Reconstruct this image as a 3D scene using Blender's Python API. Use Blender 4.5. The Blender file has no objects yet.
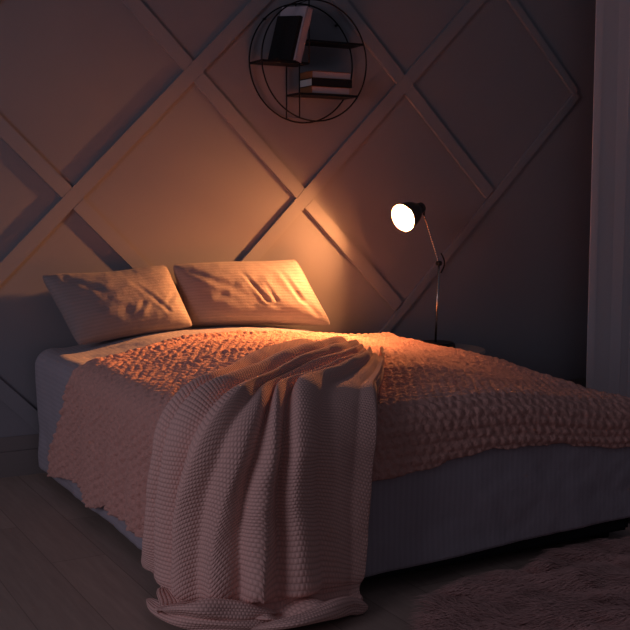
import bpy, bmesh, math, random
import numpy as np
from mathutils import Vector, Matrix, noise
C = bpy.context.scene.collection
SC = bpy.context.scene
PI = math.pi
random.seed(7)

# ------------------------------------------------------------------ camera
cam_d = bpy.data.cameras.new('camera'); cam = bpy.data.objects.new('camera', cam_d); C.objects.link(cam)
cam.location = (0, -4.826, 1.2191)
cam.rotation_euler = (PI/2 - .1046, 0, -.5031)
cam_d.sensor_width = 36; cam_d.lens = 1095.09/630*36; cam_d.clip_end = 60
SC.camera = cam
# ------------------------------------------------------------------ world, light, exposure
SC.view_settings.view_transform = 'Standard'; SC.view_settings.look = 'None'
SC.view_settings.gamma = 1; SC.view_settings.use_curve_mapping = False
SC.view_settings.exposure = 0.0
w = bpy.data.worlds.new('night'); SC.world = w; w.use_nodes = True
w.node_tree.nodes['Background'].inputs[0].default_value = (.037, .036, .046, 1)
w.node_tree.nodes['Background'].inputs[1].default_value = 1.0
def area(name, loc, target, sx, sy, power, col):
    l = bpy.data.lights.new(name, 'AREA'); l.shape = 'RECTANGLE'; l.size = sx; l.size_y = sy
    l.energy = power; l.color = col
    o = bpy.data.objects.new(name, l); C.objects.link(o); o.location = loc
    o.rotation_euler = (Vector(target) - Vector(loc)).to_track_quat('-Z', 'Y').to_euler()
    return o
area('window_dusk_light', (-2.5, -2.7, 1.7), (1.5, -1.7, .3), 1.6, 1.6, 22, (.88, .82, 1.0))

# ------------------------------------------------------------------ materials
def mat(name, col, rough=.8, metal=0, sheen=0, build=None, spec=.3):
    m = bpy.data.materials.new(name); m.use_nodes = True
    nt = m.node_tree; b = nt.nodes['Principled BSDF']
    b.inputs['Base Color'].default_value = (*col, 1); b.inputs['Roughness'].default_value = rough
    b.inputs['Metallic'].default_value = metal; b.inputs['Specular IOR Level'].default_value = spec
    b.inputs['Sheen Weight'].default_value = sheen
    if build: build(nt, b, col)
    return m
def N(nt, t, **kw):
    n = nt.nodes.new(t)
    for k, v in kw.items(): setattr(n, k, v)
    return n
def mathn(nt, op, a, b=None, c=None):
    n = N(nt, 'ShaderNodeMath', operation=op)
    for i, v in enumerate((a, b, c)):
        if v is None: continue
        if isinstance(v, (int, float)): n.inputs[i].default_value = v
        else: nt.links.new(v, n.inputs[i])
    return n.outputs[0]
def mixcol(nt, fac, c1, c2):
    n = N(nt, 'ShaderNodeMix', data_type='RGBA')
    nt.links.new(fac, n.inputs[0]); n.inputs[6].default_value = (*c1, 1); n.inputs[7].default_value = (*c2, 1)
    return n.outputs[2]
def noisen(nt, scale, detail=4, vec=None, rough=.55):
    n = N(nt, 'ShaderNodeTexNoise'); n.inputs['Scale'].default_value = scale
    n.inputs['Detail'].default_value = detail; n.inputs['Roughness'].default_value = rough
    if vec is None:
        tc = N(nt, 'ShaderNodeTexCoord'); vec = tc.outputs['Object']
    nt.links.new(vec, n.inputs['Vector']); return n.outputs['Fac']
def bump(nt, b, h, dist=.01, strength=1):
    n = N(nt, 'ShaderNodeBump'); n.inputs['Distance'].default_value = dist; n.inputs['Strength'].default_value = strength
    nt.links.new(h, n.inputs['Height']); nt.links.new(n.outputs[0], b.inputs['Normal'])
def scale_col(c, k): return tuple(min(1, x*k) for x in c)
def uvsep(nt):
    u = N(nt, 'ShaderNodeUVMap'); s = N(nt, 'ShaderNodeSeparateXYZ'); nt.links.new(u.outputs[0], s.inputs[0])
    return s.outputs[0], s.outputs[1], u.outputs[0]

def b_wall(nt, b, col):
    f = noisen(nt, 3, 3); nt.links.new(mixcol(nt, f, scale_col(col, .94), scale_col(col, 1.05)), b.inputs['Base Color'])
    bump(nt, b, noisen(nt, 180, 2), .0006, .5)
M = {}
M['wall'] = mat('painted_wall', (.285, .272, .30), .62, build=b_wall, spec=.25)
M['trim'] = mat('painted_trim', (.30, .287, .315), .5, build=b_wall, spec=.3)
M['baseboard'] = mat('baseboard_paint', (.25, .215, .21), .5, build=b_wall)
def b_floor(nt, b, col):
    tc = N(nt, 'ShaderNodeTexCoord'); mp = N(nt, 'ShaderNodeMapping'); nt.links.new(tc.outputs['Object'], mp.inputs[0])
    mp.inputs['Rotation'].default_value = (0, 0, PI/2)
    br = N(nt, 'ShaderNodeTexBrick'); nt.links.new(mp.outputs[0], br.inputs[0])
    br.offset = .37; br.inputs['Scale'].default_value = 1; br.inputs['Brick Width'].default_value = 1.25
    br.inputs['Row Height'].default_value = .19; br.inputs['Mortar Size'].default_value = .0018
    br.inputs['Color1'].default_value = (*scale_col(col, .92), 1); br.inputs['Color2'].default_value = (*scale_col(col, 1.07), 1)
    br.inputs['Mortar'].default_value = (*scale_col(col, .6), 1)
    mp2 = N(nt, 'ShaderNodeMapping'); nt.links.new(tc.outputs['Object'], mp2.inputs[0]); mp2.inputs['Scale'].default_value = (14, 1.2, 1)
    g = noisen(nt, 3, 6, mp2.outputs[0], .65)
    mx = N(nt, 'ShaderNodeMix', data_type='RGBA', blend_type='MULTIPLY'); mx.inputs[0].default_value = .75
    nt.links.new(br.outputs[0], mx.inputs[6])
    nt.links.new(mixcol(nt, g, (.55, .5, .47), (1.25, 1.2, 1.15)), mx.inputs[7]); nt.links.new(mx.outputs[2], b.inputs['Base Color'])
    bump(nt, b, g, .0008, .4)
M['floor'] = mat('laminate_floor', (.43, .335, .295), .5, build=b_floor, spec=.35)
def b_satin(nt, b, col):      # satin stripe cotton: stripes run with the cloth's v coordinate
    u, v, uv = uvsep(nt)
    s = mathn(nt, 'SINE', mathn(nt, 'MULTIPLY', u, 2*PI/.021))
    s = mathn(nt, 'GREATER_THAN', s, 0.0)
    nt.links.new(mixcol(nt, s, scale_col(col, .97), scale_col(col, 1.03)), b.inputs['Base Color'])
    nt.links.new(mathn(nt, 'MULTIPLY_ADD', s, -.22, .8), b.inputs['Roughness'])
    h = mathn(nt, 'ADD', mathn(nt, 'MULTIPLY', s, .25), noisen(nt, 22, 4))
    bump(nt, b, h, .004, .7)
M['sheet'] = mat('satin_stripe_cotton', (.42, .375, .425), .7, sheen=.1, build=b_satin)
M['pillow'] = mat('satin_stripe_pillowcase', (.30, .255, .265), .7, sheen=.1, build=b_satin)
def b_knit(nt, b, col):       # moss-stitch knit, about 9 mm between rows
    u, v, uv = uvsep(nt)
    row = mathn(nt, 'MULTIPLY', v, PI/.0125)
    cr = mathn(nt, 'ABSOLUTE', mathn(nt, 'SINE', row))
    sh = mathn(nt, 'MULTIPLY', mathn(nt, 'FLOOR', mathn(nt, 'DIVIDE', row, PI)), PI/2)
    cc = mathn(nt, 'ABSOLUTE', mathn(nt, 'SINE', mathn(nt, 'ADD', mathn(nt, 'MULTIPLY', u, PI/.0105), sh)))
    st = mathn(nt, 'MULTIPLY', mathn(nt, 'POWER', cr, .7), mathn(nt, 'MULTIPLY_ADD', cc, .55, .45))
    nt.links.new(mixcol(nt, st, scale_col(col, .82), scale_col(col, 1.08)), b.inputs['Base Color'])  # gaps between stitches darkened: the knit's self-shadowing put into the colour
    bump(nt, b, mathn(nt, 'ADD', st, mathn(nt, 'MULTIPLY', noisen(nt, 500, 2), .2)), .0035, .9)
M['throw'] = mat('dusty_pink_knit', (.88, .535, .47), .95, sheen=.1, build=b_knit, spec=.1)
def b_fuzzy(nt, b, col):
    f = noisen(nt, 95, 4); g = noisen(nt, 14, 3)
    nt.links.new(mixcol(nt, f, scale_col(col, .68), scale_col(col, 1.25)), b.inputs['Base Color'])
    bump(nt, b, mathn(nt, 'ADD', f, mathn(nt, 'MULTIPLY', noisen(nt, 260, 3), .4)), .008, 1)
M['coverlet'] = mat('fluffy_pink_coverlet', (.82, .43, .365), .95, sheen=.15, build=b_fuzzy, spec=.1)
M['black_metal'] = mat('black_metal', (.012, .011, .014), .5, metal=.3)
M['dark_plastic'] = mat('dark_plastic', (.015, .014, .017), .4)
M['base_fabric'] = mat('dark_bed_base_fabric', (.022, .022, .028), .9, build=lambda nt, b, c: bump(nt, b, noisen(nt, 300, 2), .001, .6))
M['chrome'] = mat('brushed_steel', (.62, .58, .55), .25, metal=1)
M['shade_out'] = mat('lamp_shade_enamel', (.05, .035, .03), .4)
M['shade_in'] = mat('lamp_shade_white_lining', (.42, .38, .34), .6)
M['mattress'] = mat('mattress_ticking', (.5, .48, .5), .8)
M['table'] = mat('pale_grey_lacquer', (.42, .38, .37), .5)
def b_pages(nt, b, col):
    tc = N(nt, 'ShaderNodeTexCoord'); s = N(nt, 'ShaderNodeSeparateXYZ'); nt.links.new(tc.outputs['Object'], s.inputs[0])
    st = mathn(nt, 'SINE', mathn(nt, 'MULTIPLY', s.outputs[2], 3000))
    nt.links.new(mixcol(nt, mathn(nt, 'MULTIPLY_ADD', st, .5, .5), scale_col(col, .85), col), b.inputs['Base Color'])
M['pages'] = mat('book_pages', (.46, .40, .43), .8, build=b_pages)
M['white_pages'] = mat('white_book_pages', (.85, .80, .80), .8, build=b_pages)
M['brown_cover'] = mat('brown_book_cover', (.30, .13, .06), .6)
M['dark_cover'] = mat('dark_book_cover', (.010, .010, .013), .7)
M['pale_cover'] = mat('pale_lilac_cover', (.50, .43, .49), .7)
def b_curtain(nt, b, col):
    u, v, uv = uvsep(nt)
    bump(nt, b, noisen(nt, 400, 2), .0005, .5)
M['curtain'] = mat('lilac_grey_curtain', (.80, .70, .74), .85, build=b_curtain)
def b_fur(nt, b, col):
    u, v, uv = uvsep(nt)
    nt.links.new(mixcol(nt, u, scale_col(col, .6), scale_col(col, 1.35)), b.inputs['Base Color'])
M['fur'] = mat('shaggy_brown_fur', (.66, .33, .29), .8, sheen=.3, build=b_fur)
def emis(name, col, s):
    m = bpy.data.materials.new(name); m.use_nodes = True; nt = m.node_tree; b = nt.nodes['Principled BSDF']
    b.inputs['Emission Color'].default_value = (*col, 1); b.inputs['Emission Strength'].default_value = s
    b.inputs['Base Color'].default_value = (*col, 1); return m
M['bulb'] = emis('warm_lamp_bulb', (1.0, .37, .115), 3300)

# ------------------------------------------------------------------ mesh helpers
def link(name, me, m, parent=None, smooth=False):
    o = bpy.data.objects.new(name, me); C.objects.link(o)
    if m: me.materials.append(M[m])
    if parent: o.parent = parent
    if smooth:
        for p in me.polygons: p.use_smooth = True
    return o
def from_bm(name, bm, m, parent=None, smooth=False):
    bmesh.ops.recalc_face_normals(bm, faces=bm.faces)
    me = bpy.data.meshes.new(name); bm.to_mesh(me); bm.free()
    return link(name, me, m, parent, smooth)
def add_box(bm, lo, hi, mtx=None, bev=0):
    t = bmesh.new(); bmesh.ops.create_cube(t, size=1)
    for v in t.verts: v.co = Vector([lo[i] + (v.co[i]+.5)*(hi[i]-lo[i]) for i in range(3)])
    if bev: bmesh.ops.bevel(t, geom=t.edges[:], offset=bev, segments=2, affect='EDGES')
    if mtx: t.transform(mtx)
    me = bpy.data.meshes.new('t'); t.to_mesh(me); t.free(); bm.from_mesh(me); bpy.data.meshes.remove(me)
def box(name, lo, hi, m, parent=None, bev=0, mtx=None):
    bm = bmesh.new(); add_box(bm, lo, hi, mtx, bev); return from_bm(name, bm, m, parent)
def add_tube(bm, pts, r, seg=10, closed=False):
    pts = [Vector(p) for p in pts]; n = len(pts); rr = r if isinstance(r, (list, tuple)) else [r]*n
    up = None; rings = []
    for i, p in enumerate(pts):
        if closed: d = (pts[(i+1) % n] - pts[i-1]).normalized()
        else: d = (pts[min(i+1, n-1)] - pts[max(i-1, 0)]).normalized()
        if up is None:
            up = Vector((0, 0, 1)) if abs(d.z) < .9 else Vector((1, 0, 0))
        a = (up - d*up.dot(d)).normalized(); b = d.cross(a); up = a
        rings.append([bm.verts.new(p + (a*math.cos(2*PI*k/seg) + b*math.sin(2*PI*k/seg))*rr[i]) for k in range(seg)])
    for i in range(n if closed else n-1):
        A, B = rings[i], rings[(i+1) % n]
        for k in range(seg): bm.faces.new((A[k], A[(k+1) % seg], B[(k+1) % seg], B[k]))
    if not closed: bm.faces.new(rings[0][::-1]); bm.faces.new(rings[-1])
def tube(name, pts, r, m, parent=None, seg=10, closed=False):
    bm = bmesh.new(); add_tube(bm, pts, r, seg, closed); return from_bm(name, bm, m, parent, True)
def lathe(name, prof, m, parent, mtx, seg=40, smooth=True):
    bm = bmesh.new(); rings = []
    for r, z in prof:
        rings.append([bm.verts.new(mtx @ Vector((r*math.cos(2*PI*k/seg), r*math.sin(2*PI*k/seg), z))) for k in range(seg)] if r > 1e-6 else [bm.verts.new(mtx @ Vector((0, 0, z)))])
    for A, B in zip(rings, rings[1:]):
        for k in range(seg):
            q = [A[k % len(A)], A[(k+1) % len(A)], B[(k+1) % len(B)], B[k % len(B)]]
            q = list(dict.fromkeys(q))
            if len(q) > 2: bm.faces.new(q)
    return from_bm(name, bm, m, parent, smooth)
def grid(name, P, UV, m, parent=None, thick=0):
    """P (n,k,3) array of points, UV (n,k,2); a smooth cloth sheet, given real thickness"""
    n, k = P.shape[:2]
    idx = np.arange(n*k).reshape(n, k)
    F = np.stack([idx[:-1, :-1], idx[:-1, 1:], idx[1:, 1:], idx[1:, :-1]], -1).reshape(-1, 4)
    me = bpy.data.meshes.new(name); me.from_pydata(P.reshape(-1, 3).tolist(), [], F.tolist()); me.update()
    if UV is not None:
        uvl = me.uv_layers.new(name='UVMap'); flat = UV.reshape(-1, 2)
        li = np.empty(len(me.loops), dtype=np.int32); me.loops.foreach_get('vertex_index', li)
        uvl.data.foreach_set('uv', flat[li].astype(np.float32).ravel())
    o = link(name, me, m, parent, True)
    if thick:
        md = o.modifiers.new('thickness', 'SOLIDIFY'); md.thickness = thick; md.offset = -1
    return o
def normals(P):
    du = np.gradient(P, axis=0); dv = np.gradient(P, axis=1); n = np.cross(du, dv)
    return n/(np.linalg.norm(n, axis=-1, keepdims=True)+1e-12)
def fbm(x, y, s, seed=0, oct=3):
    X, Y = np.broadcast_arrays(x, y); out = np.zeros(X.shape); f = out.ravel(); xr, yr = X.ravel(), Y.ravel()
    for i in range(f.size): f[i] = noise.fractal(Vector((xr[i]*s, yr[i]*s, seed*7.3)), 1.0, 2.0, oct)
    return f.reshape(X.shape)
def thing(name, label, cat, loc=(0, 0, 0), rot=(0, 0, 0), group=None):
    o = bpy.data.objects.new(name, None); C.objects.link(o); o.location = loc; o.rotation_euler = rot
    o.empty_display_size = .1
    return tag(o, label, cat, group)
def tag(o, label, cat, group=None):
    o['label'] = label; o['category'] = cat
    if group: o['group'] = group
    return o
def struct(o): o['kind'] = 'structure'; return o

# ------------------------------------------------------------------ room shell
struct(box('floor', (-2.2, -6.2, -.1), (6.2, .12, 0), 'floor'))
struct(box('wall_back', (-2.2, 0, 0), (6.2, .12, 2.9), 'wall'))
bm = bmesh.new(); add_box(bm, (-2.2, -.016, 0), (6.2, 0, .112)); add_box(bm, (-2.2, -.010, .112), (6.2, 0, .178), bev=.003)
struct(from_bm('baseboard_back', bm, 'baseboard'))

# diamond mouldings on the wall: a square lattice turned 45 degrees
A = .5866; X0 = 1.4172; Z0 = 1.2276; TW = .034; TT = .0165
XR = X0 + 5*A        # right-hand tip of the lattice
tn = [0]
def strip(p, q, half=TW, depth=TT):
    (xa, za), (xb, zb) = p, q
    # clip to z range of the wall
    L = math.hypot(xb-xa, zb-za); ang = math.atan2(zb-za, xb-xa)
    tn[0] += 1
    bm = bmesh.new(); add_box(bm, (0, -depth, -half), (L, .002, half), bev=.0015)
    bm.transform(Matrix.Translation((xa, 0, za)) @ Matrix.Rotation(-ang, 4, 'Y'))
    # trim at baseboard and top
    for co, no in (((0, 0, .178), (0, 0, -1)), ((0, 0, 2.9), (0, 0, 1))):
        g = bm.verts[:] + bm.edges[:] + bm.faces[:]
        r = bmesh.ops.bisect_plane(bm, geom=g, plane_co=co, plane_no=no, clear_outer=True)
        e = [x for x in r['geom_cut'] if isinstance(x, bmesh.types.BMEdge)]
        if e: bmesh.ops.edgeloop_fill(bm, edges=e)
    struct(from_bm('trim_%d' % tn[0], bm, 'trim'))
def node(i, j): return (X0 + i*A, Z0 + j*A)      # j odd rows pair with odd columns
# rising "/" runs, unbroken; k = column where the run crosses row 0
def xcap(i): return i
for k in (-4, -2, 0, 2, 4):
    lo = (-2, ); i0 = k-2; i1 = k+3
    if k == 4: i1 = 5; half = .022
    else: half = TW
    if k == 2: i1 = 5
    p, q = node(i0, -2), node(i1, i1-k)
    strip(p, q, half)
# falling "\" pieces between the rising runs
def fall(i, j, half=TW, capa=None, capb=None):
    (xa, za), (xb, zb) = node(i, j), node(i+1, j-1)
    e = TW/math.sqrt(2)
    strip((xa+e, za-e), (xb-e, zb+e), half)
for (i, j) in [(-3, 1), (-1, 1), (1, 1), (3, 1), (-2, 2), (0, 2), (2, 2), (-2, 0), (0, 0), (2, 0), (-1, -1), (1, -1), (-3, -1), (-4, 2), (-4, 0), (-1, 3), (1, 3)]:
    fall(i, j)
# narrow right-hand border coming down to the tip
xa, za = node(3, 3); xb, zb = node(5, 1); strip((xa, za), (xb-.012, zb+.012), .022)

# curtain at the right-hand end of the wall
xs = np.linspace(4.33, 6.0, 420); zs = np.linspace(.015, 2.85, 60)
ph = np.cumsum(1/(0.19+.06*np.sin(xs*9)+.03*np.sin(xs*23)))*(xs[1]-xs[0])*2*PI
Xg, Zg = np.meshgrid(xs, zs, indexing='ij'); amp = .034*(.55+.45*np.sin(xs*5+1))[:, None]*(1.15-.18*Zg)
sway = .004*np.sin(Zg*2.1+Xg*8)
P = np.stack([Xg + .012*np.sin(2*ph)[:, None] + sway, -.16 - amp*np.sin(ph)[:, None] + sway, Zg], -1)
cu = thing('curtain', 'pale lilac grey curtain hanging in soft folds at the right end of the wall', 'curtain', (0, 0, 0))
grid('drape', P, np.stack([Xg, Zg], -1), 'curtain', cu, .002)
tube('curtain_rod', [(4.28, -.16, 2.87), (6.05, -.16, 2.87)], .012, 'black_metal', cu)

# ------------------------------------------------------------------ bed
BX0, BX1, BY0, BY1 = 1.225, 2.90, -2.03, -.035
def sstep(t): t = np.clip(t, 0, 1); return t*t*(3-2*t)
def dome(x, y):      # the soft mattress stands higher in the middle and slumps at the far foot corner
    return -.020*sstep((x-2.3)/.5) + .046*sstep((x-x0_)/.55)*sstep((x1_-x)/1.0)*sstep((y-y0_)/.5) - .055*sstep((x-2.1)/.8)*sstep((-1.0-y)/.9)*sstep((y+2.5)/.3)
x0_, x1_, y0_ = 1.26, 2.84, -2.0
def drape(x, y, T, R=.09, flare=0., off=0., floor=None, x0=BX0, x1=BX1, y0=BY0, y1=BY1):
    """lay flat cloth coordinates over the bed: flat on top, round the edge, down the side"""
    x, y = np.broadcast_arrays(np.asarray(x, float), np.asarray(y, float))
    rc = R - off if off < R else .001
    a0, a1, b0, b1 = x0+R, x1-R, y0+R, y1-R
    qx = np.clip(x, a0, a1); qy = np.clip(y, b0, b1)
    dx, dy = x-qx, y-qy; d = np.hypot(dx, dy)+1e-9
    a = R*PI/2
    phi = np.clip(d/R, 0, PI/2)
    rho = R*np.sin(phi); z = T-R+R*np.cos(phi)
    s = np.clip(d-a, 0, None)
    if floor is not None:
        L = T-R-floor; k = .07                       # bend outwards onto the floor
        s1 = np.minimum(s, L-k)
        rho = rho + s1*math.sin(flare); z = z - s1*math.cos(flare)
        t = np.clip((s-(L-k))/(k*PI/2), 0, 1)*PI/2
        rho = rho + k*(1-np.cos(t)); z = z - k*np.sin(t)
        rho = rho + np.clip(s-(L-k)-k*PI/2, 0, None)
    else:
        rho = rho + s*math.sin(flare); z = z - s*math.cos(flare)
    z = z + dome(x, y)*np.clip(1-s/.30, 0, 1)
    return np.stack([qx+dx/d*rho, qy+dy/d*rho, z], -1)

bed = thing('bed', 'wide low bed with dark base standing head against the wall', 'bed', ((BX0+BX1)/2, (BY0+BY1)/2, 0))
def bedbox(name, lo, hi, m, bev=0):
    c = Vector(((BX0+BX1)/2, (BY0+BY1)/2, 0)); lo = Vector(lo)-c; hi = Vector(hi)-c
    return box(name, lo, hi, m, bed, bev)
bedbox('bed_base', (BX0+.035, BY0+.04, .03), (BX1-.035, BY1-.02, .23), 'base_fabric', .012)
bedbox('mattress', (BX0+.03, BY0+.03, .235), (BX1-.03, BY1-.03, .455), 'mattress', .05)
for x in (BX0+.09, BX1-.15):
    for y in (BY0+.09, BY1-.15): bedbox('bed_foot', (x, y, 0), (x+.06, y+.06, .03), 'dark_plastic')

# fitted striped cover over mattress, reaching almost to the floor
st = np.linspace(0, 1, 230); tt = np.linspace(0, 1, 250)
S, Tt = np.meshgrid(st, tt, indexing='ij')
drop = .04 
Ls = (.565-.09-drop)+.09*PI/2
X = (BX0+.09-Ls) + S*((BX1-.09+Ls)-(BX0+.09-Ls)); Y = (BY0+.09-Ls+.05) + Tt*((BY1-.02)-(BY0+.09-Ls+.05))
Y = Y - (1-Tt)*.03*(1-sstep((X-1.6)/1.2))
def cover_pts(X, Y):
    P = drape(X, Y, .558, .07, .02, y1=BY1+.07)
    P[..., 1] = np.minimum(P[..., 1], -.03)
    P[..., 2] += .026*sstep((Y+.55)/.25)*sstep((X-1.35)/.4)*sstep((2.75-X)/.3)
    return P
P = cover_pts(X, Y); n = normals(P)
side = 1-np.clip((P[..., 2]-.2)/.36, 0, 1)
h = .006*fbm(X, Y, 2.2, 1) + .0025*fbm(X, Y, 9, 2) + side*(.010*fbm(X*1.0, Y, 4.5, 3)) - .012*side**2 - 0*X
inner = (P[..., 2] < .54)
P = P + n*h[..., None]; P[..., 1] = np.minimum(P[..., 1], -.028); P[..., 2] = np.maximum(P[..., 2], .01)
tag(grid('bed_sheet', P, np.stack([X, Y], -1), 'sheet', None, .004), 'lilac grey satin striped sheet stretched over the mattress of the bed', 'bed sheet')

# pillows ------------------------------------------------------------------
def pillow(label, TL, TR, BL, BR, thick, seed, creases):
    TL, TR, BL, BR = map(Vector, (TL, TR, BL, BR)); c = (BL+BR)/2
    o = thing('pillow', label, 'pillow', c, (0, 0, 0), 'striped pillows against the wall')
    nu, nv = 110, 70
    us = np.sin(np.linspace(-PI/2, PI/2, nu)); vs = np.sin(np.linspace(-PI/2, PI/2, nv))
    U, V = np.meshgrid(us, vs, indexing='ij')
    nrm = (TR-TL).cross(TL-BL).normalized()*-1
    if nrm.y > 0: nrm = -nrm
    s = (U+1)/2; t = (V+1)/2
    # edges bow inwards between the pointed corners
    sb = .5 + (s-.5)*(1-.02*(1-(2*t-1)**2)) ; tb = .5 + (t-.5)*(1-.05*(1-(2*s-1)**2)) + .012*np.sin(s*7+seed)*(t > .5)
    cr_ = 1-.035*np.abs(U)**6*np.abs(V)**6; sb = .5+(sb-.5)*cr_; tb = .5+(tb-.5)*cr_
    B = np.array([BL, BR, TL, TR])
    flat = ((1-tb)*(1-sb))[..., None]*B[0] + ((1-tb)*sb)[..., None]*B[1] + (tb*(1-sb))[..., None]*B[2] + (tb*sb)[..., None]*B[3]
    prof = np.clip((1-np.abs(U)**2.6)*(1-np.abs(V)**2.4), 0, 1)**.52
    belly = 1 - .22*V                           # heavier below
    nz = fbm(s*1.9+seed, t*1.2, 1.6, seed)*.055 + fbm(s*2, t*1.4, 5, seed+3)*.012
    cr = np.zeros_like(U)
    for (s0, t0, s1, t1, wd, dp) in creases:
        L2 = (s1-s0)**2+(t1-t0)**2; k = np.clip(((s-s0)*(s1-s0)+(t-t0)*(t1-t0))/L2, 0, 1)
        dd = np.hypot((s-s0-k*(s1-s0))*1.6, t-t0-k*(t1-t0)); g = dp*(1-k)**.5
        cr -= g*np.exp(-(dd/wd)**2); cr += .5*g*np.exp(-((dd-2.2*wd)/wd)**2)
    # small gathers radiating from the seams
    gath = .012*np.sin(s*60+4*fbm(s, t, 3, seed+5))*np.clip(np.abs(V)-.72, 0, 1)*3 + .012*np.sin(t*42)*np.clip(np.abs(U)-.75, 0, 1)*3
    w_ = lambda sg: (prof*(1+nz*2)*belly*thick/2 + (cr*.38*thick + gath*thick)*prof**.5*(sg > 0))*sg
    for sg, nm in ((1, 'front'), (-1, 'back')): pass
    F = flat + np.array(nrm)*w_(1)[..., None]; Bk = flat + np.array(nrm)*w_(-1)[..., None]
    # one closed skin: front and back grids share their border
    pts = np.concatenate([F.reshape(-1, 3), Bk.reshape(-1, 3)]) - np.array(c)
    idx = np.arange(nu*nv).reshape(nu, nv); f = np.stack([idx[:-1, :-1], idx[:-1, 1:], idx[1:, 1:], idx[1:, :-1]], -1).reshape(-1, 4)
    me = bpy.data.meshes.new('pillowcase'); me.from_pydata(pts.tolist(), [], f.tolist()+(f[:, ::-1]+nu*nv).tolist()); me.update()
    uv = np.concatenate([np.stack([t*.45, s*.7], -1).reshape(-1, 2)]*2); l = me.uv_layers.new(name='UVMap')
    li = np.empty(len(me.loops), dtype=np.int32); me.loops.foreach_get('vertex_index', li); l.data.foreach_set('uv', uv[li].astype(np.float32).ravel())
    b2 = bmesh.new(); b2.from_mesh(me); bmesh.ops.remove_doubles(b2, verts=b2.verts, dist=.0004); bmesh.ops.recalc_face_normals(b2, faces=b2.faces); b2.to_mesh(me); b2.free()
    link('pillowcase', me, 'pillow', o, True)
    # corded seam round the edge
    ring = [flat[i, 0] for i in range(0, nu, 4)] + [flat[-1, j] for j in range(0, nv, 4)] + [flat[i, -1] for i in range(nu-1, -1, -4)] + [flat[0, j] for j in range(nv-1, -1, -4)]
    rp = [];
    for q in ring:
        q = Vector(q)-c
        if not rp or (q-rp[-1]).length > .004: rp.append(q)
    if (rp[0]-rp[-1]).length < .004: rp.pop()
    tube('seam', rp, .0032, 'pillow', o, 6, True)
    return o
pillow('pale lilac pillow on the left, its left half in shadow, leaning on the wall',
       (1.243, -.095, .893), (1.825, -.095, .922), (1.370, -.21, .590), (1.910, -.21, .645), .165, 1,
       [(.80, .25, .62, .75, .03, .06), (.62, .4, .5, .2, .03, .05), (.15, .9, .4, .6, .05, .05), (.93, .5, .78, .3, .03, .06)])
pillow('striped pillow on the right, lit by the lamp and creased down its middle',
       (1.85, -.09, .928), (2.50, -.09, .935), (1.905, -.15, .642), (2.67, -.155, .601), .165, 5,
       [(.55, .35, .47, .8, .022, .11), (.62, .35, .60, .65, .02, .07), (.82, .35, .78, .85, .03, .09), (.9, .15, .8, .5, .04, .08), (.1, .85, .4, .5, .05, .06)])

# fluffy coverlet -----------------------------------------------------------
nx, ny = 400, 330
S, V = np.meshgrid(np.linspace(0, 1, nx), np.linspace(0, 1, ny), indexing='ij')
T = .576; R = .085
xl = .775; xr = 3.2
X = xl + S*(xr-xl)
yh = -.38 - np.clip(2.75-X, 0, 1.5)*.10 - .14*sstep((1.9-X)/.6) + np.clip(1.25-X, 0, 1)*.60 + .006*np.sin(X*23) + .004*np.sin(X*51+1)
yf = np.interp(X, [1.2, 1.72, 1.83, 2.02, 2.2, 2.43, 2.6, 2.8, 3.2], [-2.22, -2.21, -2.20, -2.175, -2.155, -2.148, -2.152, -2.165, -2.19]) - .003*np.sin(X*17) + .003*np.sin(X*41)
Y = yh + V*(yf-yh)
hemx = .020*np.sin(Y*9+1)+.05*np.exp(-((Y+1.08)/.10)**2)
X = X + (1-S)**6*hemx
base = drape(X, Y, T, R, .035, x1=BX1+.022); n = -normals(base)
if n[nx//2, ny//2, 2] < 0: n = -n
# rows of puffed tufts, shifted on every other row
px_, py_ = .036, .032
row = np.floor(Y/py_); xx = X/px_ + .5*(row % 2) + .25*fbm(X, Y, 5, 9)
tuft = (np.abs(np.sin(PI*xx))**.6)*(np.abs(np.sin(PI*Y/py_))**.6)
fine = fbm(X, Y, 55, 4, 2)
big = fbm(X*.6, Y*1.6, 3.0, 6)
onbed = (base[..., 2] > T-.02)
wr = np.zeros_like(X)
for (xa, ya, xb, yb, wd, hh) in [(1.30, -.78, 1.95, -.47, .018, .013), (1.35, -.95, 1.9, -.70, .02, .012), (1.45, -.62, 2.4, -.36, .016, .010), (1.5, -1.05, 2.1, -.86, .02, .010), (1.9, -.52, 2.6, -.42, .014, .008), (1.5, -1.25, 2.0, -1.1, .02, .008), (2.1, -.75, 2.7, -.62, .02, .006)]:
    L2 = (xb-xa)**2+(yb-ya)**2; k = np.clip(((X-xa)*(xb-xa)+(Y-ya)*(yb-ya))/L2, 0, 1)
    dd = np.hypot(X-xa-k*(xb-xa), Y-ya-k*(yb-ya)-.012*np.sin(X*19+xa*9)); wr += hh*np.sin(PI*np.clip(k, .02, .98))**.5*np.exp(-(dd/wd)**2)
hemroll = .010*np.exp(-(V/.010)**2) + .006*np.exp(-((V-.985)/.012)**2)
vert = (base[..., 2] < T-R)
folds = np.where(vert, .015*np.sin(Y*21+1.8*np.sin(Y*5)) * np.clip((T-R-base[..., 2])/.25, 0, 1), 0)*(X < 1.3)
P = base + n*(.002 + (.0055+.0035*sstep((-1.3-Y)/.4)+.010*np.clip((T-.03-base[..., 2])/.1, 0, 1)*(X < 1.3))*tuft + .005*fine*(1+0*tuft) + .006*(big+.4) + wr + hemroll + folds + .004)[..., None]
tag(grid('coverlet', P, np.stack([X, Y], -1), 'coverlet', None, .006), 'fluffy terracotta pink coverlet with puffed rows spread over the bed', 'coverlet')

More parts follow.
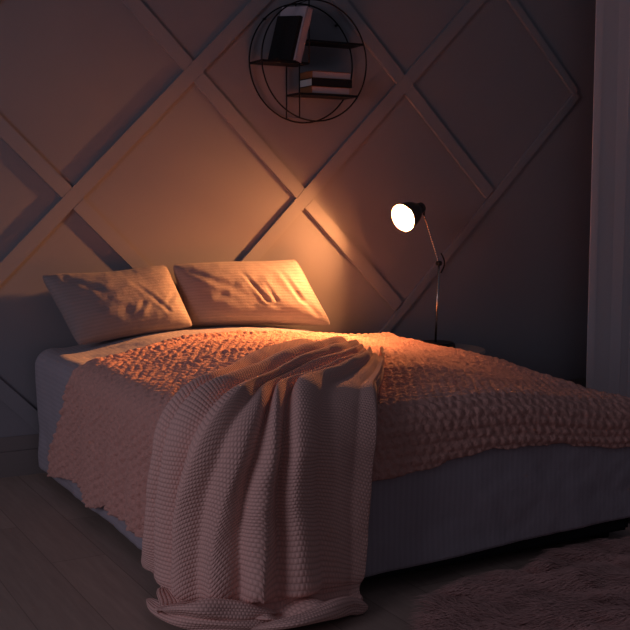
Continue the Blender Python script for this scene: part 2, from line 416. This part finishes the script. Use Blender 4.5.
# knitted throw --------------------------------------------------------------
# fold ridges in the throw's own flat layout (metres on the bed top, continuing down its sides)
RG = [  # (points, ridge height up high, ridge height low down)
 ([(1.80,-1.22),(1.57,-1.42),(1.43,-1.55),(1.29,-1.69),(1.15,-1.70),(1.01,-1.65),(0.91,-1.62),(0.82,-1.59),(0.78,-1.57)], .014, .022),
 ([(1.96,-1.24),(1.74,-1.40),(1.55,-1.54),(1.40,-1.68),(1.26,-1.78),(1.13,-1.78),(0.96,-1.73),(0.81,-1.70),(0.72,-1.68)], .056, .084),
 ([(2.10,-1.27),(1.88,-1.45),(1.60,-1.64),(1.39,-1.80),(1.24,-1.89),(1.11,-1.89),(0.96,-1.85),(0.80,-1.83),(0.60,-1.85)], .064, .094),
 ([(2.12,-1.34),(1.91,-1.52),(1.58,-1.76),(1.38,-1.92),(1.25,-2.00),(1.11,-2.02),(0.95,-2.01),(0.80,-2.03),(0.55,-2.12)], .060, .094),
 ([(2.10,-1.40),(1.93,-1.57),(1.70,-1.72),(1.49,-1.87),(1.34,-2.01),(1.23,-2.12),(1.10,-2.20),(0.97,-2.27),(0.82,-2.46)], .050, .070),
 ([(2.07,-1.46),(1.93,-1.62),(1.70,-1.79),(1.50,-1.91),(1.40,-2.02),(1.36,-2.12),(1.335,-2.24),(1.325,-2.37),(1.25,-2.68)], .042, .085),
 ([(2.05,-1.51),(1.93,-1.66),(1.74,-1.81),(1.555,-1.92),(1.465,-2.02),(1.43,-2.11),(1.42,-2.22),(1.43,-2.35),(1.46,-2.70)], .054, .095),
 ([(2.04,-1.56),(1.95,-1.69),(1.82,-1.83),(1.69,-1.94),(1.60,-2.04),(1.57,-2.13),(1.56,-2.25),(1.57,-2.39),(1.58,-2.68)], .036, .050),
 ([(2.05,-1.58),(1.98,-1.70),(1.87,-1.85),(1.76,-1.98),(1.71,-2.08),(1.69,-2.18),(1.68,-2.30),(1.67,-2.44),(1.64,-2.64)], .030, .055),
 ([(2.27,-1.22),(2.19,-1.38),(2.06,-1.58),(1.93,-1.79),(1.79,-1.97),(1.73,-2.10),(1.71,-2.25),(1.69,-2.40),(1.66,-2.60)], .018, .018)]
NV = 300
def resample(pts, n):
    p = np.array(pts, float)
    # Catmull-Rom through the control points
    q = np.vstack([2*p[0]-p[1], p, 2*p[-1]-p[-2]]); out = []
    for t in np.linspace(0, len(p)-1-1e-6, n):
        i = int(t); f = t-i; a, b, c, d = q[i], q[i+1], q[i+2], q[i+3]
        out.append(.5*((2*b)+(-a+c)*f+(2*a-5*b+4*c-d)*f*f+(-a+3*b-3*c+d)*f**3))
    return np.array(out)
lines = [resample(r[0], NV) for r in RG]; vv = np.linspace(0, 1, NV)
cols = []; hs = []
PER = [14, 20, 20, 22, 26, 18, 18, 30, 24]
for i in range(len(RG)-1):
    a, b = lines[i], lines[i+1]
    Ha = RG[i][1] + (RG[i][2]-RG[i][1])*np.clip(vv*1.5, 0, 1); Hb = RG[i+1][1] + (RG[i+1][2]-RG[i+1][1])*np.clip(vv*1.5, 0, 1)
    for k in range(PER[i]):
        t = k/PER[i]
        f = a*(1-t) + b*t
        vpos = .55                        # valley lies nearer the following ridge: folds lean
        if t < vpos: x = t/vpos; H = Ha
        else: x = (1-t)/(1-vpos); H = Hb
        dep = np.minimum(Ha, Hb)*(.05 if i not in (6, 7) else .75)
        if i == 3: dep = dep*1.0 + Ha*.45
        if i == 8: dep = Hb*.8
        prof = .8*np.sqrt(max(0, 1-x*x)) + .2*(.5+.5*math.cos(PI*x))
        cols.append(f); hs.append(dep + (H-dep)*prof)
cols.append(lines[-1]); hs.append(np.full(NV, .008))
F = np.array(cols); Hh = np.array(hs)           # (nu, NV, 2), (nu, NV)
for _ in range(25): Hh[:, 1:-1] = .25*Hh[:, :-2]+.5*Hh[:, 1:-1]+.25*Hh[:, 2:]
# first edge drops to the bed
Hh[0] *= .35; Hh[1] *= .7
# smooth across so the ridges stay round
for _ in range(2): Hh[1:-1] = .25*Hh[:-2]+.5*Hh[1:-1]+.25*Hh[2:]
base = drape(F[..., 0], F[..., 1], .606, .12, .03, floor=.012, x0=BX0-.012, y0=BY0-.012)
nb = normals(base)
if nb[F.shape[0]//2, 20, 2] < 0: nb = -nb
onfloor = np.clip((.10-base[..., 2])/.08, 0, 1)
# on the floor folds stand up, above it they stand out from the side of the bed
wob = .008*fbm(F[..., 0], F[..., 1], 4, 12) + .003*fbm(F[..., 0], F[..., 1], 14, 13)
Hh = Hh*(1-.45*onfloor)
P = base + nb*(Hh + wob + .008)[..., None]
# crests roll over sideways so neighbouring folds overlap
tg = np.gradient(base, axis=0); tg /= np.linalg.norm(tg, axis=-1, keepdims=True)+1e-9
Hs = Hh - .035; side_ = np.interp(np.arange(F.shape[0]), [0, 60, 110, 130, 200], [-.1, -.1, -.25, .3, 0])
P = P + tg*(np.clip(Hs, -.02, .08)*side_[:, None]*sstep(vv*4)[None, :])[..., None]
m_ = (np.exp(-((vv-.42)/.16)**2))[None, 1:-1, None]
for _ in range(60): P[:, 1:-1] = P[:, 1:-1]*(1-.5*m_) + (P[:, :-2]+P[:, 2:])*.25*m_
for _ in range(2): P[1:-1] = .25*P[:-2]+.5*P[1:-1]+.25*P[2:]
P[..., 2] = np.maximum(P[..., 2], .006 + .0)
# top hem tucks down onto the coverlet
tuck = np.exp(-(vv/.02)**2)[None, :]; P[..., 2] -= tuck*.6*(P[..., 2]-.60)
du = np.linalg.norm(np.diff(P, axis=0), axis=-1); dv = np.linalg.norm(np.diff(P, axis=1), axis=-1)
Ucoord = np.concatenate([np.zeros((1, NV)), np.cumsum(du, 0)], 0); Vcoord = np.concatenate([np.zeros((P.shape[0], 1)), np.cumsum(dv, 1)], 1)
Ucoord = np.repeat(Ucoord[:, 170:171], NV, 1); Vcoord = np.repeat(Vcoord.mean(0)[None], P.shape[0], 0)
throw = thing('throw_blanket', 'dusty pink knitted throw draped over the foot corner of the bed to the floor', 'blanket', (1.2, -2.1, 0))
def shift(P): return P - np.array([1.2, -2.1, 0])
grid('knit_cloth', shift(P), np.stack([Vcoord*.0+Ucoord, Vcoord], -1), 'throw', throw, .006)
# crumpled folds of its lower end lying on the floor
def roll(pts, r, flat=.7, seed=0):
    p = resample(pts, 60); n_ = len(p); seg = 28; P = np.zeros((n_, seg+1, 3)); UV = np.zeros((n_, seg+1, 2)); L = 0
    for i in range(n_):
        d = p[min(i+1, n_-1)]-p[max(i-1, 0)]; d = d/np.linalg.norm(d); a = np.array([-d[1], d[0], 0]); a /= np.linalg.norm(a); b = np.cross(d, a); b = b if b[2] > 0 else -b
        if i: L += np.linalg.norm(p[i]-p[i-1])
        e = math.sin(PI*min(1, max(0.0, i/(n_-1))))**.6
        for k in range(seg+1):
            th = 2*PI*k/seg; rr = r*e*(1+.20*math.sin(2*th+i*.10+seed)+.14*math.sin(3*th-i*.15+seed)+.10*math.sin(i*.27+seed))+.001
            P[i, k] = p[i] + a*math.cos(th)*rr + b*math.sin(th)*rr*flat; UV[i, k] = (L, th*r)
    P[..., 2] = np.maximum(P[..., 2], .004)
    return P, UV
for q, (pts, r, fl) in enumerate([
    ([(1.09, -1.80, .03), (1.09, -1.95, .04), (1.13, -2.05, .040), (1.22, -2.13, .04), (1.36, -2.17, .03)], .030, .7),
    ([(1.26, -2.16, .03), (1.36, -2.22, .05), (1.48, -2.19, .045), (1.58, -2.15, .035), (1.63, -2.14, .022), (1.655, -2.13, .012)], .032, .75),
    ([(1.06, -2.00, .07), (1.14, -2.09, .085), (1.24, -2.12, .075), (1.36, -2.14, .05)], .030, .8)]):
    P_, UV_ = roll(pts, r, fl, q); grid('floor_fold', shift(P_), UV_, 'throw', throw)

# ------------------------------------------------------------------ round wall shelf with books
SX, SZ, SR = 2.574, 1.882, .285
sh = thing('wall_shelf', 'round black wire wall shelf with three staggered ledges high on the wall', 'shelf', (SX, 0, SZ))
for y in (-.018, -.152):
    tube('ring', [(SR*math.cos(a), y, SR*math.sin(a)) for a in np.linspace(0, 2*PI, 96, endpoint=False)], .0038, 'black_metal', sh, 10, True)
def ledge(x0, x1, z):
    bm = bmesh.new(); add_box(bm, (x0-SX, -.152, z-SZ-.005), (x1-SX, -.018, z-SZ+.005)); 
    o = from_bm('ledge', bm, 'black_metal', sh)
def ch(z): return math.sqrt(SR**2-(z-SZ)**2)
ledge(SX-ch(1.868), 2.54, 1.868); ledge(2.538, SX+ch(1.975), 1.975); ledge(2.488, SX+ch(1.724), 1.724)
def frame(x, za, zb):
    bm = bmesh.new()
    add_tube(bm, [(x-SX, y, z-SZ) for y, z in ((-.018, za), (-.152, za), (-.152, zb), (-.018, zb))], .0035, 8, True)
    from_bm('upright_frame', bm, 'black_metal', sh, True)
frame(2.488, SZ - math.sqrt(SR**2-.086**2)+.002, 1.864); frame(2.54, 1.868, SZ+math.sqrt(SR**2-.034**2)-.002)
for x in (-.2, .2): tube('wall_mount', [(x, -.018, .2), (x, -.0, .2)], .006, 'black_metal', sh, 8)

def book(label, W, H, T, cover, pages, mtx, group=None, cat='book'):
    """local: x thickness, y depth (spine at y=0 end), z height"""
    o = bpy.data.objects.new('book', None); C.objects.link(o); o.matrix_world = mtx; tag(o, label, cat, group or 'books on the round wall shelf')
    c = .0028
    bm = bmesh.new(); add_box(bm, (0, 0, 0), (c, W, H), bev=.0006); add_box(bm, (T-c, 0, 0), (T, W, H), bev=.0006); add_box(bm, (0, 0, 0), (T, c, H), bev=.0006)
    from_bm('cover', bm, cover, o)
    bm = bmesh.new(); add_box(bm, (c, c, .004), (T-c, W-.004, H-.004)); from_bm('pages', bm, pages, o)
    return o
# leaning pair: thickness axis tx, depth axis wy, height axis hz
def basis(tx, hz, org):
    hz = Vector(hz).normalized(); tx = Vector(tx); tx = (tx-hz*tx.dot(hz)).normalized(); wy = hz.cross(tx)
    m = Matrix((tx, wy, hz)).transposed().to_4x4(); m.translation = Vector(org); return m
lean = (.25, 0, .97)
bk1 = book('thin book with a dark cover leaning on a pale book, upper left ledge', .15, .215, .018, 'dark_cover', 'pages', basis((.94, .34, 0), lean, (2.432, -.168, 1.876)))
bk2 = book('thick pale lilac book leaning behind the dark one on the upper left ledge', .165, .262, .044, 'pale_cover', 'pages', basis((.94, .34, 0), lean, (2.4550, -.1715, 1.876)))
# flat stack
def flat_book(label, x, y, z, wx, wy, T, cover, pages, spine_left):
    # lying down: thickness up
    if spine_left:   # spine faces -x
        m = Matrix(((0, 1, 0), (0, 0, -1), (1, 0, 0)))   # local x->z ; y->x ; z->-y
        m = Matrix(((0, 1, 0), (0, 0, -1), (1, 0, 0))).to_4x4(); m = Matrix.Translation((x, y, z)) @ m
        return book(label, wx, wy, T, cover, pages, m)
    m = Matrix(((0, 0, 1), (0, 1, 0), (-1, 0, 0))).to_4x4()
    m = Matrix.Translation((x, y-wy, z+T)) @ m
    return book(label, wy, wx, T, cover, pages, m)
zb = 1.7292
flat_book('brown book at the bottom of the flat stack on the lower ledge', 2.556, -.020, zb, .215, .128, .034, 'brown_cover', 'pages', True)
flat_book('dark book with white pages in the middle of the flat stack', 2.556, -.020, zb+.0342, .224, .130, .038, 'dark_cover', 'white_pages', False)
flat_book('brown book on top of the flat stack on the lower ledge', 2.558, -.020, zb+.0724, .220, .128, .034, 'brown_cover', 'pages', True)

# ------------------------------------------------------------------ bedside table and lamp
TX, TY, TZ = 3.22, -.30, .468
tb = thing('bedside_table', 'pale round bedside table just showing behind the far edge of the bed', 'table', (TX, TY, 0))
lathe('tabletop', [(0, TZ-.022), (.215, TZ-.022), (.225, TZ-.016), (.225, TZ-.004), (.221, TZ), (0, TZ)], 'table', tb, Matrix.Identity(4), 64, False)
for a in (.5, 2.6, 4.7): tube('leg', [(.13*math.cos(a), .13*math.sin(a), TZ-.02), (.2*math.cos(a), .2*math.sin(a), 0)], [.014, .009], 'table', tb)
lp = thing('table_lamp', 'glowing jointed reading lamp with cup shade standing beside the bed', 'lamp', (3.205, -.275, TZ))
LB = Vector((3.205, -.275, TZ))
lathe('lamp_base', [(0, 0), (.098, 0), (.1, .004), (.1, .024), (.09, .032), (0, .034)], 'dark_plastic', lp, Matrix.Identity(4), 48, False)
def loc(p): return Vector(p)-LB
J = Vector((3.221, -.275, .901)); tube('pole', [(0, 0, .03), loc(J)], .0055, 'chrome', lp)
OP = Vector((3.002, -.272, 1.131)); AX = Vector((-.88, -.25, -.33)).normalized(); RE = OP - AX*.125
mtx = Matrix.Translation(loc(RE)) @ AX.to_track_quat('Z', 'Y').to_matrix().to_4x4()
arm_top = RE - AX*.0 + Vector((.035, .0, -.03))
n_ = 60; d = arm_top-J
bm = bmesh.new(); add_tube(bm, [loc(J+d*t) for t in np.linspace(0, 1, 90)], [.0042+.0016*math.sin(i*1.4) for i in range(90)], 10); from_bm('arm', bm, 'chrome', lp, True)
bm = bmesh.new(); add_tube(bm, [loc(J+Vector((0, -.012, 0))), loc(J+Vector((0, .012, 0)))], .013, 16)
add_tube(bm, [loc(J+Vector((.012+.022*math.sin(PI*t), 0, .05-.10*t))) for t in np.linspace(0, 1, 14)], .004, 8)
from_bm('joint', bm, 'dark_plastic', lp, True)
# bell-shaped shade: outer skin and lining
out = [(.018, -.03), (.026, -.028), (.030, .0), (.034, .012), (.050, .035), (.062, .065), (.069, .100), (.0715, .125)]
shade = lathe('shade', out + [(.0700, .125), (.0670, .100), (.0605, .066), (.0485, .037), (.034, .016)], 'shade_out', lp, mtx, 56)
lathe('shade_lining', [(.0698, .1245), (.0665, .100), (.0600, .067), (.0480, .038), (.033, .018), (0, .014)], 'shade_in', shade, mtx, 56)
lathe('bulb', [(0, .090), (.009, .088), (.017, .082), (.021, .073), (.0215, .066), (.019, .056), (.014, .046), (.012, .040), (0, .038)], 'bulb', lp, mtx, 32)
sock = lathe('socket', [(0, .039), (.013, .039), (.013, .016), (0, .016)], 'chrome', lp, mtx, 24)
sp = bpy.data.lights.new('reflector_bulb_beam', 'SPOT'); sp.energy = 220; sp.color = (1.0, .36, .105); sp.shadow_soft_size = .016
sp.spot_size = math.radians(84); sp.spot_blend = 1.0
spo = bpy.data.objects.new('reflector_bulb_beam', sp); C.objects.link(spo); spo.parent = lp; spo.location = loc(RE + AX*.110)
spo.rotation_euler = (-(Vector((1.6, -.72, .58))-RE).normalized()).to_track_quat('Z', 'Y').to_euler()
bm = bmesh.new(); add_tube(bm, [loc(arm_top), loc(arm_top+Vector((0, 0, .02))), loc(RE-AX*.02)], .006, 8); from_bm('swivel', bm, 'dark_plastic', lp, True)

# ------------------------------------------------------------------ shaggy rug at the foot of the bed
rug = thing('shaggy_rug', 'shaggy reddish brown fur rug on the floor at the foot of the bed', 'rug', (2.6, -2.71, 0))
def rug_edge(a): return (.86+.04*math.sin(3*a)+.03*math.sin(7*a+1), .60+.03*math.sin(4*a+2)+.02*math.sin(9*a))
def rug_pt(a, r=1):
    rx, ry = rug_edge(a); c, s = math.cos(a), math.sin(a)
    k = (abs(c)**4+abs(s)**4)**-.25
    return (rx*c*k*r, ry*s*k*r)
bm = bmesh.new(); lo = [bm.verts.new((*rug_pt(a), .001)) for a in np.linspace(0, 2*PI, 80, endpoint=False)]
f = bm.faces.new(lo); r_ = bmesh.ops.extrude_face_region(bm, geom=[f])
for v in r_['geom']:
    if isinstance(v, bmesh.types.BMVert): v.co.z = .010
from_bm('backing', bm, 'fur', rug)
rng = np.random.default_rng(3); vs = []; fs = []; uvs = []
NB = 45000
for i in range(NB):
    a = rng.uniform(0, 2*PI); x, y = rug_pt(a, math.sqrt(rng.uniform(0, 1)))
    if x > .9: continue
    cl = noise.noise(Vector((x*5, y*5, 1))); c2 = noise.noise(Vector((x*11, y*11, 4)))
    ang = 2.5 + 1.1*cl + .4*c2 + rng.normal(0, .16) ; L = .068+.02*c2+rng.uniform(0, .02); wd = .0012+rng.uniform(0, .0012)
    dx, dy = math.cos(ang), math.sin(ang); sx, sy = -dy*wd, dx*wd; z0 = .008; b0 = len(vs); shade = min(1, max(0, .5+.5*cl+.25*c2+rng.normal(0, .15)))
    for t, ww in ((0, 1), (.35, 1), (.7, .7)):
        px2, pz = L*t*(.35+.65*t), z0+.036*math.sin(min(1, t*1.25)*PI/2)*(1-.25*t)*(1+.5*c2)
        vs += [(x+dx*px2-sx*ww, y+dy*px2-sy*ww, pz), (x+dx*px2+sx*ww, y+dy*px2+sy*ww, pz)]
    vs.append((x+dx*L, y+dy*L, z0+.022*(1+.5*c2))); fs += [(b0, b0+1, b0+3, b0+2), (b0+2, b0+3, b0+5, b0+4), (b0+4, b0+5, b0+6)]; uvs += [shade]*7
me = bpy.data.meshes.new('pile'); me.from_pydata(vs, [], fs); me.update(); l = me.uv_layers.new(name='UVMap')
li = np.empty(len(me.loops), dtype=np.int32); me.loops.foreach_get('vertex_index', li); ua = np.array(uvs)[li]; l.data.foreach_set('uv', np.stack([ua, ua], -1).astype(np.float32).ravel())
po = link('pile', me, 'fur', rug, True); po['kind'] = 'stuff'
